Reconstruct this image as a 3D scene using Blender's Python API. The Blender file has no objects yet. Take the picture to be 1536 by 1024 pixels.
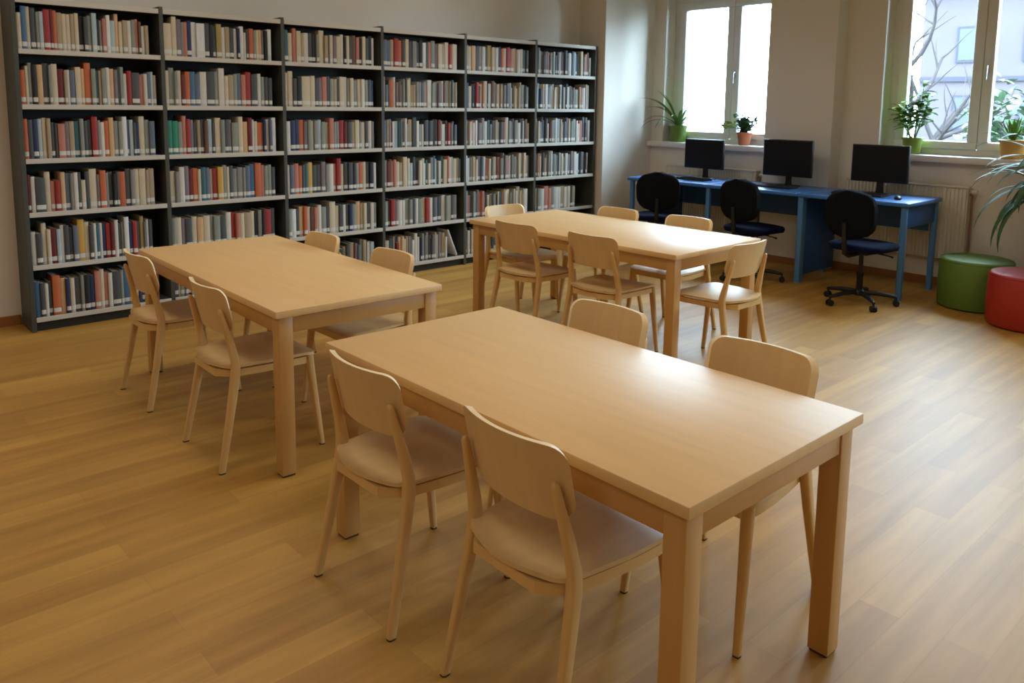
import bpy, bmesh, math, random
from mathutils import Vector, Matrix
rnd = random.Random(7)
S = bpy.context.scene
COL = S.collection
PI = math.pi

# ------------------------------------------------------------------ helpers
def R(d): return math.radians(d)

def lin(c):
    return tuple(((v/255)/12.92 if v/255 <= .04045 else ((v/255+.055)/1.055)**2.4) for v in c)

def link_mesh(name, bm, mats, parent=None, loc=(0, 0, 0), smooth=None):
    bmesh.ops.recalc_face_normals(bm, faces=bm.faces[:])
    me = bpy.data.meshes.new(name)
    bm.to_mesh(me); bm.free()
    for m in (mats if isinstance(mats, (list, tuple)) else [mats]):
        me.materials.append(m)
    if smooth is not None:
        me.shade_smooth()
        me.set_sharp_from_angle(angle=R(smooth))
    o = bpy.data.objects.new(name, me)
    COL.objects.link(o)
    o.location = loc
    if parent is not None:
        o.parent = parent
    return o

def tag(o, label=None, cat=None, group=None, kind=None):
    if label: o['label'] = label
    if cat: o['category'] = cat
    if group: o['group'] = group
    if kind: o['kind'] = kind
    return o

def thing(name, loc=(0, 0, 0), rz=0, label=None, cat=None, group=None):
    o = bpy.data.objects.new(name, None)
    o.empty_display_size = .1
    COL.objects.link(o)
    o.location = loc
    o.rotation_euler = (0, 0, rz)
    return tag(o, label, cat, group)

KIDS = {}
def copy_tree(o, parent=None):
    c = o.copy()
    COL.objects.link(c)
    if parent is not None:
        c.parent = parent
    for ch in [x for x in S.objects if x.parent == o]:
        copy_tree(ch, c)
    return c

def face(bm, vs, mi=0):
    try:
        f = bm.faces.new(vs)
        f.material_index = mi
        return f
    except ValueError:
        return None

def box(bm, x0, x1, y0, y1, z0, z1, mi=0, bev=0, seg=2):
    vs = [bm.verts.new((x, y, z)) for z in (z0, z1) for y in (y0, y1) for x in (x0, x1)]
    fs = [face(bm, [vs[i] for i in q], mi) for q in
          ((0, 2, 3, 1), (4, 5, 7, 6), (0, 1, 5, 4), (2, 6, 7, 3), (0, 4, 6, 2), (1, 3, 7, 5))]
    if bev:
        es = list({e for f in fs for e in f.edges})
        r = bmesh.ops.bevel(bm, geom=es, offset=bev, segments=seg, profile=.5, affect='EDGES')
        for f in r['faces']: f.material_index = mi
    return vs

def loft(bm, rings, mi=0, caps=True, closed=True):
    vr = [[bm.verts.new(p) for p in r] for r in rings]
    n = len(vr[0])
    for a, b in zip(vr, vr[1:]):
        for i in range(n if closed else n-1):
            j = (i+1) % n
            face(bm, (a[i], a[j], b[j], b[i]), mi)
    if caps:
        face(bm, vr[0][::-1], mi); face(bm, vr[-1], mi)
    return vr

def rrect(cx, cy, z, hx, hy, r, n=4):
    r = min(r, hx*.999, hy*.999)
    pts = []
    for sx, sy, a0 in ((1, 1, 0), (-1, 1, 90), (-1, -1, 180), (1, -1, 270)):
        for k in range(n+1):
            a = R(a0+90*k/n)
            pts.append((cx+sx*(hx-r)+r*math.cos(a), cy+sy*(hy-r)+r*math.sin(a), z))
    return pts

def circ(cx, cy, z, r, n=32):
    return [(cx+r*math.cos(2*PI*i/n), cy+r*math.sin(2*PI*i/n), z) for i in range(n)]

def lathe(bm, prof, n=32, mi=0, cx=0, cy=0):
    return loft(bm, [circ(cx, cy, z, max(r, 1e-4), n) for r, z in prof], mi)

def tube(bm, pts, rad, n=8, mi=0):
    pts = [Vector(p) for p in pts]
    if not isinstance(rad, (list, tuple)): rad = [rad]*len(pts)
    up = Vector((.13, .21, .97)).normalized()
    rings = []
    u = None
    for i, p in enumerate(pts):
        d = (pts[min(i+1, len(pts)-1)]-pts[max(i-1, 0)]).normalized()
        if u is None:
            u = d.cross(up)
            if u.length < .05: u = d.cross(Vector((1, 0, 0)))
        u = (u-d*u.dot(d)).normalized()
        w = d.cross(u)
        rings.append([tuple(p+(u*math.cos(2*PI*k/n)+w*math.sin(2*PI*k/n))*rad[i]) for k in range(n)])
    loft(bm, rings, mi)

def slab(bm, rows, off, mi=0):
    """a grid of points thickened: off(p) gives the second face's point"""
    a = [[bm.verts.new(p) for p in r] for r in rows]
    b = [[bm.verts.new(off(Vector(p))) for p in r] for r in rows]
    m, n = len(rows), len(rows[0])
    for i in range(m-1):
        for j in range(n-1):
            face(bm, (a[i][j], a[i][j+1], a[i+1][j+1], a[i+1][j]), mi)
            face(bm, (b[i][j], b[i+1][j], b[i+1][j+1], b[i][j+1]), mi)
    for i in range(m-1):
        face(bm, (a[i][0], a[i+1][0], b[i+1][0], b[i][0]), mi)
        face(bm, (a[i][-1], b[i][-1], b[i+1][-1], a[i+1][-1]), mi)
    for j in range(n-1):
        face(bm, (a[0][j], b[0][j], b[0][j+1], a[0][j+1]), mi)
        face(bm, (a[-1][j], a[-1][j+1], b[-1][j+1], b[-1][j]), mi)

# ------------------------------------------------------------------ materials
def mat(name, col, rough=.5, spec=.5, var=.0, scale=(6, 6, 6), bump=0., bscale=80, metal=0., detail=4., sheen=0.):
    m = bpy.data.materials.new(name); m.use_nodes = True
    nt = m.node_tree; b = nt.nodes['Principled BSDF']
    c = (*lin(col), 1)
    b.inputs['Base Color'].default_value = c
    b.inputs['Roughness'].default_value = rough
    b.inputs['Specular IOR Level'].default_value = spec
    b.inputs['Metallic'].default_value = metal
    if sheen: b.inputs['Sheen Weight'].default_value = sheen
    tc = nt.nodes.new('ShaderNodeTexCoord')
    if var:
        mp = nt.nodes.new('ShaderNodeMapping'); mp.inputs['Scale'].default_value = scale
        nz = nt.nodes.new('ShaderNodeTexNoise'); nz.inputs['Scale'].default_value = 1; nz.inputs['Detail'].default_value = detail
        nt.links.new(tc.outputs['Object'], mp.inputs['Vector']); nt.links.new(mp.outputs['Vector'], nz.inputs['Vector'])
        rp = nt.nodes.new('ShaderNodeValToRGB')
        rp.color_ramp.elements[0].position = .3; rp.color_ramp.elements[1].position = .7
        rp.color_ramp.elements[0].color = (*[v*(1-var) for v in c[:3]], 1)
        rp.color_ramp.elements[1].color = (*[min(1, v*(1+var)) for v in c[:3]], 1)
        nt.links.new(nz.outputs['Fac'], rp.inputs['Fac']); nt.links.new(rp.outputs['Color'], b.inputs['Base Color'])
    if bump:
        nz2 = nt.nodes.new('ShaderNodeTexNoise'); nz2.inputs['Scale'].default_value = bscale
        bp = nt.nodes.new('ShaderNodeBump'); bp.inputs['Strength'].default_value = bump; bp.inputs['Distance'].default_value = .002
        nt.links.new(tc.outputs['Object'], nz2.inputs['Vector'])
        nt.links.new(nz2.outputs['Fac'], bp.inputs['Height']); nt.links.new(bp.outputs['Normal'], b.inputs['Normal'])
    return m

M = {}
M['wall'] = mat('wall_paint', (224, 218, 208), .9, .2, .02, (1.2, 1.2, 1.2), .15, 60)
M['ceiling'] = mat('ceiling_paint', (232, 228, 220), .9, .2, .01)
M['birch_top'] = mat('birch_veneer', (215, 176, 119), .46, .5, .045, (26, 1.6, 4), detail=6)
M['birch'] = mat('birch_solid', (202, 162, 102), .42, .5, .05, (30, 30, 2.2), detail=6)
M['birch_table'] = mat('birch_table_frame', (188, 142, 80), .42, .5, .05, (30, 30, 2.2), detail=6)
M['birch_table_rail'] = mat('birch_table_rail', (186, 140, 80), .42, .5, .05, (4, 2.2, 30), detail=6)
M['birch_rail'] = mat('birch_rail', (208, 168, 106), .42, .5, .05, (4, 2.2, 30), detail=6)
M['ply'] = mat('birch_plywood', (206, 172, 118), .42, .45, .05, (22, 3, 3), detail=6)
M['ply_seat'] = mat('birch_plywood_seat', (206, 172, 118), .4, .45, .05, (24, 2.4, 4), detail=6)
M['ply_edge'] = mat('pale_plywood_edge', (234, 210, 168), .5, .4, .04, (8, 8, 60))
M['steel_dark'] = mat('dark_steel', (66, 67, 60), .5, .4, .05, (3, 3, 3))
M['steel_back'] = mat('dark_steel_back', (46, 46, 40), .6, .3, .05, (3, 3, 3))
M['steel_grey'] = mat('grey_steel', (186, 181, 170), .45, .4, .02)
M['paper'] = mat('paper_block', (222, 212, 186), .8, .2, .05, (60, 60, 400))
M['sticker'] = mat('spine_sticker', (196, 194, 186), .55, .3)
M['pad'] = mat('felt_pad', (60, 48, 38), .9, .1)
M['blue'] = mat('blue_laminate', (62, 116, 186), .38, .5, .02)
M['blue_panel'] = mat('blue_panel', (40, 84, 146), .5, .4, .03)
M['blue_metal'] = mat('blue_metal', (74, 124, 176), .4, .5, .02)
M['black'] = mat('black_plastic', (18, 18, 19), .45, .4)
M['screen'] = mat('black_screen', (8, 8, 10), .55, .25)
M['key'] = mat('charcoal_keys', (38, 38, 42), .6, .3)
M['fabric_black'] = mat('black_fabric', (16, 18, 22), .95, .1, .1, (90, 90, 90), .3, 400)
M['fabric_navy'] = mat('navy_fabric', (11, 17, 42), .95, .1, .1, (90, 90, 90), .3, 400)
M['green_pouf'] = mat('green_leatherette', (92, 120, 46), .5, .4, .03, (4, 4, 4), .1, 200)
M['red_pouf'] = mat('red_leatherette', (160, 42, 30), .5, .4, .03, (4, 4, 4), .1, 200)
M['pvc'] = mat('white_window_frame', (226, 228, 228), .35, .5)
M['sill'] = mat('white_sill', (226, 222, 216), .35, .5)
M['rad'] = mat('radiator_enamel', (214, 208, 192), .4, .5)
M['pipe'] = mat('copper_toned_pipe', (150, 108, 84), .45, .5)
M['chrome'] = mat('brushed_handle', (205, 206, 206), .3, .5, metal=.7)
M['skirt'] = mat('wooden_skirting', (150, 100, 52), .5, .4, .06, (2, 2, 30))
M['soil'] = mat('potting_soil', (52, 38, 28), .95, .1, .3, (60, 60, 60))
M['pot_olive'] = mat('olive_ceramic', (92, 116, 40), .4, .5)
M['pot_terra'] = mat('terracotta', (184, 112, 84), .8, .2, .05)
M['pot_lime'] = mat('lime_plastic', (126, 148, 56), .4, .5)
M['pot_tan'] = mat('tan_ceramic', (206, 160, 86), .5, .4, .04)
M['pot_grey'] = mat('grey_ceramic', (120, 118, 112), .5, .4)
def leafmat(n, c):
    m = mat(n, c, .6, .3, .22, (9, 9, 9))
    return m
M['leaf_dark'] = leafmat('dark_green_leaf', (62, 92, 56))
M['leaf_mid'] = leafmat('mid_green_leaf', (96, 140, 62))
M['leaf_lime'] = leafmat('yellow_green_leaf', (150, 178, 84))
M['leaf_grey'] = leafmat('spider_leaf', (92, 126, 70))
M['bark'] = mat('tree_bark', (50, 46, 46), .9, .1, .2, (3, 3, 3))
M['facade'] = mat('pale_facade', (62, 57, 61), .9, .2, .05, (.5, .5, .5))
M['facade_trim'] = mat('facade_trim', (44, 44, 51), .9, .2)
M['facade_win'] = mat('facade_window', (34, 38, 48), .7, .5)
M['bush'] = leafmat('garden_leaf', (52, 70, 48))
M['ground'] = mat('outdoor_ground', (70, 72, 66), .95, .1, .1, (.6, .6, .6))

def floor_mat():
    m = bpy.data.materials.new('oak_strip_floor'); m.use_nodes = True
    nt = m.node_tree; b = nt.nodes['Principled BSDF']; L = nt.links.new
    tc = nt.nodes.new('ShaderNodeTexCoord')
    br = nt.nodes.new('ShaderNodeTexBrick')
    br.offset = .37; br.offset_frequency = 2; br.squash = 1
    br.inputs['Scale'].default_value = 1; br.inputs['Mortar Size'].default_value = .0007
    br.inputs['Mortar Smooth'].default_value = .3; br.inputs['Bias'].default_value = 0
    br.inputs['Brick Width'].default_value = 1.25; br.inputs['Row Height'].default_value = .13
    br.inputs['Color1'].default_value = (*lin((184, 139, 64)), 1)
    br.inputs['Color2'].default_value = (*lin((164, 119, 50)), 1)
    br.inputs['Mortar'].default_value = (*lin((152, 110, 50)), 1)
    L(tc.outputs['Object'], br.inputs['Vector'])
    mp = nt.nodes.new('ShaderNodeMapping'); mp.inputs['Scale'].default_value = (.9, 11, 1)
    nz = nt.nodes.new('ShaderNodeTexNoise'); nz.inputs['Scale'].default_value = 1; nz.inputs['Detail'].default_value = 7; nz.inputs['Roughness'].default_value = .6
    L(tc.outputs['Object'], mp.inputs['Vector']); L(mp.outputs['Vector'], nz.inputs['Vector'])
    rp = nt.nodes.new('ShaderNodeValToRGB')
    rp.color_ramp.elements[0].position = .32; rp.color_ramp.elements[0].color = (.78, .76, .70, 1)
    rp.color_ramp.elements[1].position = .68; rp.color_ramp.elements[1].color = (1.12, 1.12, 1.12, 1)
    L(nz.outputs['Fac'], rp.inputs['Fac'])
    mx = nt.nodes.new('ShaderNodeMix'); mx.data_type = 'RGBA'; mx.blend_type = 'MULTIPLY'; mx.inputs[0].default_value = 1
    L(br.outputs['Color'], mx.inputs[6]); L(rp.outputs['Color'], mx.inputs[7])
    L(mx.outputs[2], b.inputs['Base Color'])
    b.inputs['Roughness'].default_value = .48
    b.inputs['Specular IOR Level'].default_value = .5
    bp = nt.nodes.new('ShaderNodeBump'); bp.inputs['Strength'].default_value = .08; bp.inputs['Distance'].default_value = .002
    L(nz.outputs['Fac'], bp.inputs['Height']); L(bp.outputs['Normal'], b.inputs['Normal'])
    return m
M['floor'] = floor_mat()

def glass_mat():
    m = bpy.data.materials.new('window_glass'); m.use_nodes = True
    nt = m.node_tree; nt.nodes.remove(nt.nodes['Principled BSDF'])
    out = nt.nodes['Material Output']
    tr = nt.nodes.new('ShaderNodeBsdfTransparent'); tr.inputs['Color'].default_value = (.96, .98, .97, 1)
    gl = nt.nodes.new('ShaderNodeBsdfGlossy'); gl.inputs['Roughness'].default_value = .02
    fr = nt.nodes.new('ShaderNodeFresnel'); fr.inputs['IOR'].default_value = 1.2
    mx = nt.nodes.new('ShaderNodeMixShader')
    nt.links.new(fr.outputs['Fac'], mx.inputs[0]); nt.links.new(tr.outputs[0], mx.inputs[1]); nt.links.new(gl.outputs[0], mx.inputs[2])
    nt.links.new(mx.outputs[0], out.inputs['Surface'])
    return m
M['glass'] = glass_mat()

# ------------------------------------------------------------------ camera (solved from the photograph)
cam_d = bpy.data.cameras.new('camera'); cam = bpy.data.objects.new('camera', cam_d); COL.objects.link(cam)
S.camera = cam
H_C, YAW, PITCH, ROLL, F, CX, CY = 1.601, .7423, .1326, .0127, 1204.44, 777.36, 317.81
fx = Vector((math.sin(YAW), math.cos(YAW), 0)); rx = Vector((math.cos(YAW), -math.sin(YAW), 0)); up = Vector((0, 0, 1))
Fv = fx*math.cos(PITCH)-up*math.sin(PITCH); Uv = up*math.cos(PITCH)+fx*math.sin(PITCH)
R2 = rx*math.cos(ROLL)+Uv*math.sin(ROLL); U2 = Uv*math.cos(ROLL)-rx*math.sin(ROLL)
cam.matrix_world = Matrix(((R2.x, U2.x, -Fv.x, 0), (R2.y, U2.y, -Fv.y, 0), (R2.z, U2.z, -Fv.z, H_C), (0, 0, 0, 1)))
cam_d.sensor_width = 36; cam_d.sensor_fit = 'HORIZONTAL'; cam_d.lens = F/1536*36
cam_d.shift_x = (768-CX)/1536; cam_d.shift_y = (CY-512)/1536
cam_d.clip_start = .05; cam_d.clip_end = 300

# ------------------------------------------------------------------ room
XW, YB, ZC = 7.8, 6.53, 3.3
X0, Y0 = -3.2, -6.2
XO = 8.24
def struct(name, bm, m, parent=None, smooth=None):
    o = link_mesh(name, bm, m, parent, smooth=smooth)
    if parent is None: o['kind'] = 'structure'
    return o
bm = bmesh.new(); box(bm, X0-.1, XO, Y0-.1, YB+.1, -.1, 0); struct('floor', bm, M['floor'])
bm = bmesh.new(); box(bm, X0-.1, XO, Y0-.1, YB+.1, ZC, ZC+.1); struct('ceiling', bm, M['ceiling'])
bm = bmesh.new(); box(bm, X0-.1, XO, YB, YB+.1, 0, ZC); struct('wall_back', bm, M['wall'])
bm = bmesh.new(); box(bm, X0-.1, X0, Y0-.1, YB, 0, ZC); struct('wall_left', bm, M['wall'])
bm = bmesh.new(); box(bm, X0, XO, Y0-.1, Y0, 0, ZC); struct('wall_front', bm, M['wall'])
bm = bmesh.new(); box(bm, 6.925, XW, 6.135, YB, 0, ZC); struct('wall_corner', bm, M['wall'])
bm = bmesh.new(); box(bm, 7.6, XW, 3.76, 4.49, 0, ZC); struct('wall_pier', bm, M['wall'])
WIN = [(4.32, 5.96), (1.75, 3.38), (-.80, .78), (-3.40, -1.82), (-6.0, -4.42)]  # last two windows are out of view, added to bring in more daylight
WZ0, WZ1 = 1.13, 2.86
bm = bmesh.new()
ys = [Y0] + [v for a, b in sorted(WIN) for v in (a, b)] + [YB]
for i in range(len(ys)-1):
    if i % 2 == 0: box(bm, XW, XO, ys[i], ys[i+1], 0, ZC)
    else:
        box(bm, XW, XO, ys[i], ys[i+1], 0, WZ0)
        box(bm, XW, XO, ys[i], ys[i+1], WZ1, ZC)
bmesh.ops.remove_doubles(bm, verts=bm.verts[:], dist=1e-5)
struct('wall_right', bm, M['wall'])
# skirting
bm = bmesh.new(); box(bm, X0, 1.165, YB-.015, YB, 0, .07, bev=.003); struct('baseboard_back', bm, M['skirt'])
bm = bmesh.new()
box(bm, XW-.015, XW, Y0, 3.76, 0, .07, bev=.003); box(bm, 7.585, 7.6, 3.76, 4.49, 0, .07, bev=.003); box(bm, XW-.015, XW, 4.49, 6.135, 0, .07, bev=.003)
struct('baseboard_right', bm, M['skirt'])

# windows: frame, two sashes with panes, handle, sill
XF = 7.98
for n, (a, b) in enumerate(WIN, 1):
    z0, z1 = 1.19, WZ1
    bm = bmesh.new()
    fw = .055
    box(bm, XF, XF+.08, a, b, z0, z0+fw, bev=.004); box(bm, XF, XF+.08, a, b, z1-fw, z1, bev=.004)
    box(bm, XF, XF+.08, a, a+fw+.02, z0+fw, z1-fw, bev=.004); box(bm, XF, XF+.08, b-fw-.02, b, z0+fw, z1-fw, bev=.004)
    win = struct('window_%d' % n, bm, M['pvc'])
    mid = (a+b)/2+.005
    for k, (p, q) in enumerate(((a+fw+.02, mid), (mid, b-fw-.02))):
        bm = bmesh.new()
        sw = .085; p1, q1 = p+.002, q-.002
        zz0, zz1 = z0+fw+.002, z1-fw-.002
        XS = XF-.018
        box(bm, XS, XS+.07, p1, q1, zz0, zz0+sw-.015, bev=.006); box(bm, XS, XS+.07, p1, q1, zz1-sw, zz1, bev=.006)
        box(bm, XS, XS+.07, p1, p1+sw, zz0+sw-.015, zz1-sw, bev=.006); box(bm, XS, XS+.07, q1-sw, q1, zz0+sw-.015, zz1-sw, bev=.006)
        s = link_mesh('sash', bm, M['pvc'], win, smooth=40)
        bm = bmesh.new(); box(bm, XS+.03, XS+.036, p1+sw-.005, q1-sw+.005, zz0+sw-.02, zz1-sw+.005)
        link_mesh('pane', bm, M['glass'], s)
        if k == 0:
            bm = bmesh.new()
            box(bm, XS-.012, XS, q1-.056, q1-.028, 1.93, 2.02, bev=.004)
            tube(bm, [(XS-.012, q1-.042, 1.99), (XS-.045, q1-.042, 1.99), (XS-.05, q1-.042, 1.97), (XS-.05, q1-.042, 1.87)], [.009, .009, .01, .008], 10)
            tag(link_mesh('window_handle', bm, M['chrome'], s, smooth=40), 'pale metal handle')
    bm = bmesh.new()
    y1 = 6.135 if n == 1 else b+.06; y0 = 4.49 if n == 1 else a-.06
    box(bm, 7.72, XW, y0+.001, y1-.001, 1.13, 1.19, bev=.008)
    box(bm, XW-.01, XF+.01, a+.001, b-.001, 1.131, 1.19, bev=.004)
    o = link_mesh('window_sill', bm, M['sill'], win, smooth=40)

# radiators below the windows
def radiator(y0, y1, z0, z1, label):
    t = thing('radiator', (7.73, (y0+y1)/2, z0), 0, label, 'radiator', 'white panel radiators under the windows')
    h = z1-z0; hw = (y1-y0)/2
    bm = bmesh.new()
    n = int((y1-y0)/.033)
    prof = []
    for i in range(n):
        c = -hw+(i+.5)*(2*hw/n); w = hw/n
        for dy, dx in ((-w, 0), (-w*.62, 0), (-w*.42, -.012), (w*.42, -.012), (w*.62, 0)):
            prof.append((dx, c+dy))
    prof.append((0, hw))
    rows = [[(-.03+dx*(0 if k in (0, 3) else 1), yy, zz) for dx, yy in prof] for k, zz in enumerate((.012, .04, h-.05, h-.02))]
    slab(bm, rows, lambda p: Vector((-.014, p.y, p.z)))
    link_mesh('front_panel', bm, M['rad'], t, smooth=30)
    bm = bmesh.new(); box(bm, .022, .038, -hw, hw, .012, h-.02, bev=.004); link_mesh('rear_panel', bm, M['rad'], t, smooth=40)
    bm = bmesh.new(); box(bm, -.045, .045, -hw-.004, hw+.004, h-.02, h, bev=.006)
    link_mesh('top_grille', bm, M['rad'], t, smooth=40)
    for s in (-1, 1):
        bm = bmesh.new(); box(bm, -.04, .04, s*(hw+.003)-.003, s*(hw+.003)+.003, .005, h-.02, bev=.002)
        link_mesh('side_cover', bm, M['rad'], t)
    bm = bmesh.new()
    tube(bm, [(0, -hw, h-.07), (0, -hw-.018, h-.07), (0.01, -hw-.026, h-.085), (0.02, -hw-.026, .1-z0*.5), (.02, -hw-.026, -z0+.001)], .009, 10)
    p = link_mesh('pipe', bm, M['pipe'], t, smooth=50); tag(p, 'brownish vertical pipe')
    bm = bmesh.new(); tube(bm, [(0, -hw-.02, h-.05), (0, -hw-.03, h-.05), (0, -hw-.065, h-.05)], [.014, .02, .018], 14)
    link_mesh('valve', bm, M['rad'], t, smooth=50)
    return t
radiator(2.52, 3.62, .25, .935, 'white ribbed radiator under the right window behind the right end of the blue desks')
radiator(4.62, 5.80, .25, .935, 'white ribbed radiator under the left window, mostly hidden by the first monitor and desk')

# ------------------------------------------------------------------ bookcases
XB, BW, HB, YF, PL, SP = 1.1699, .952, 2.2635, 6.2107, .0678, .3655
YK = 6.515
ORD = ['first', 'second', 'third', 'fourth', 'fifth', 'sixth', 'seventh', 'eighth', 'ninth', 'tenth', 'eleventh', 'twelfth', 'thirteenth',
       'fourteenth', 'fifteenth', 'sixteenth', 'seventeenth', 'eighteenth', 'nineteenth', 'twentieth', 'twenty-first', 'twenty-second',
       'twenty-third', 'twenty-fourth', 'twenty-fifth', 'twenty-sixth', 'twenty-seventh', 'twenty-eighth', 'twenty-ninth', 'thirtieth',
       'thirty-first', 'thirty-second', 'thirty-third', 'thirty-fourth', 'thirty-fifth']
BAYL = ['leftmost dark steel bookcase of the run against the back wall', 'second dark steel bookcase from the left, behind the left table',
        'third dark steel bookcase from the left, seen above the left table', 'fourth bookcase from the left, holding the leaning book on its bottom shelf',
        'fifth dark steel bookcase from the left, second from the right end', 'rightmost dark steel bookcase beside the white corner wall']
ET = .03
for n in range(6):
    x0 = XB+BW*n; x1 = x0+BW
    t = thing('bookcase', ((x0+x1)/2, YK, 0), 0, BAYL[n], 'bookcase', 'dark steel bookcases along the back wall')
    ox, oy = (x0+x1)/2, YK
    def lb(bm, a, b, c, d, e, f, bev=0): box(bm, a-ox, b-ox, c-oy, d-oy, e, f, bev=bev)
    il = x0+(ET if n == 0 else ET/2); ir = x1-ET/2 if n < 5 else x1-ET
    bm = bmesh.new(); lb(bm, x0 if n == 0 else x0-ET/2, il, YF, YK, 0, HB+.016, .003); link_mesh('upright', bm, M['steel_dark'], t)
    if n == 5:
        bm = bmesh.new(); lb(bm, ir, x1, YF, YK, 0, HB+.004, .003); link_mesh('upright', bm, M['steel_dark'], t)
    il += .0005; ir -= .0005
    bm = bmesh.new(); lb(bm, il, ir, YK-.012, YK-.002, .01, HB-.03); link_mesh('back_panel', bm, M['steel_back'], t)
    bm = bmesh.new(); lb(bm, il, ir, YF+.03, YF+.045, 0, PL-.002); link_mesh('plinth', bm, M['steel_back'], t)
    bm = bmesh.new(); lb(bm, il, ir, YF+.012, YK-.002, HB-.03, HB-.002); o = link_mesh('top_panel', bm, M['steel_dark'], t)
    bm = bmesh.new(); lb(bm, il, ir, YF, YF+.0115, HB-.036, HB, .002); tag(link_mesh('edge_strip', bm, M['steel_grey'], o), 'light grey front edge')
    for k in range(6):
        z = PL+SP*k
        bm = bmesh.new(); lb(bm, il, ir, YF+.008, YK-.0125, z+.006, z+.03); o = link_mesh('shelf', bm, M['steel_dark'], t)
        bm = bmesh.new(); lb(bm, il, ir, YF-.004, YF+.0075, z, z+.033, .002); tag(link_mesh('edge_strip', bm, M['steel_grey'], o), 'light grey front edge')

# ------------------------------------------------------------------ books
PAL = dict(c=((206, 190, 156), 'cream'), i=((208, 202, 188), 'off-white'), w=((216, 218, 216), 'white'), t=((172, 150, 116), 'tan'),
           g=((134, 134, 130), 'grey'), d=((74, 78, 80), 'dark grey'), k=((36, 36, 38), 'black'), n=((38, 52, 92), 'navy'), b=((62, 108, 150), 'blue'),
           l=((164, 186, 194), 'pale blue'), e=((52, 104, 116), 'teal'), G=((36, 138, 108), 'green'), s=((136, 144, 132), 'sage green'),
           r=((172, 44, 40), 'red'), m=((116, 36, 36), 'maroon'), p=((196, 116, 96), 'salmon'), o=((208, 98, 48), 'orange'),
           a=((218, 166, 58), 'amber yellow'), h=((216, 168, 112), 'peach'), B=((112, 76, 58), 'brown'), y=((170, 150, 78), 'olive yellow'),
           v=((124, 112, 118), 'mauve grey'), z=((92, 108, 130), 'slate blue'))
KEYS = list(PAL)
def calm(c):
    g = sum(c)/3
    return tuple((g+(v-g)*.80)*.93 for v in c)
BMAT = {k: mat('book_'+v[1].replace(' ', '_').replace('-', '_'), calm(v[0]), .5, .35, .07, (40, 40, 9)) for k, v in PAL.items()}
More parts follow.
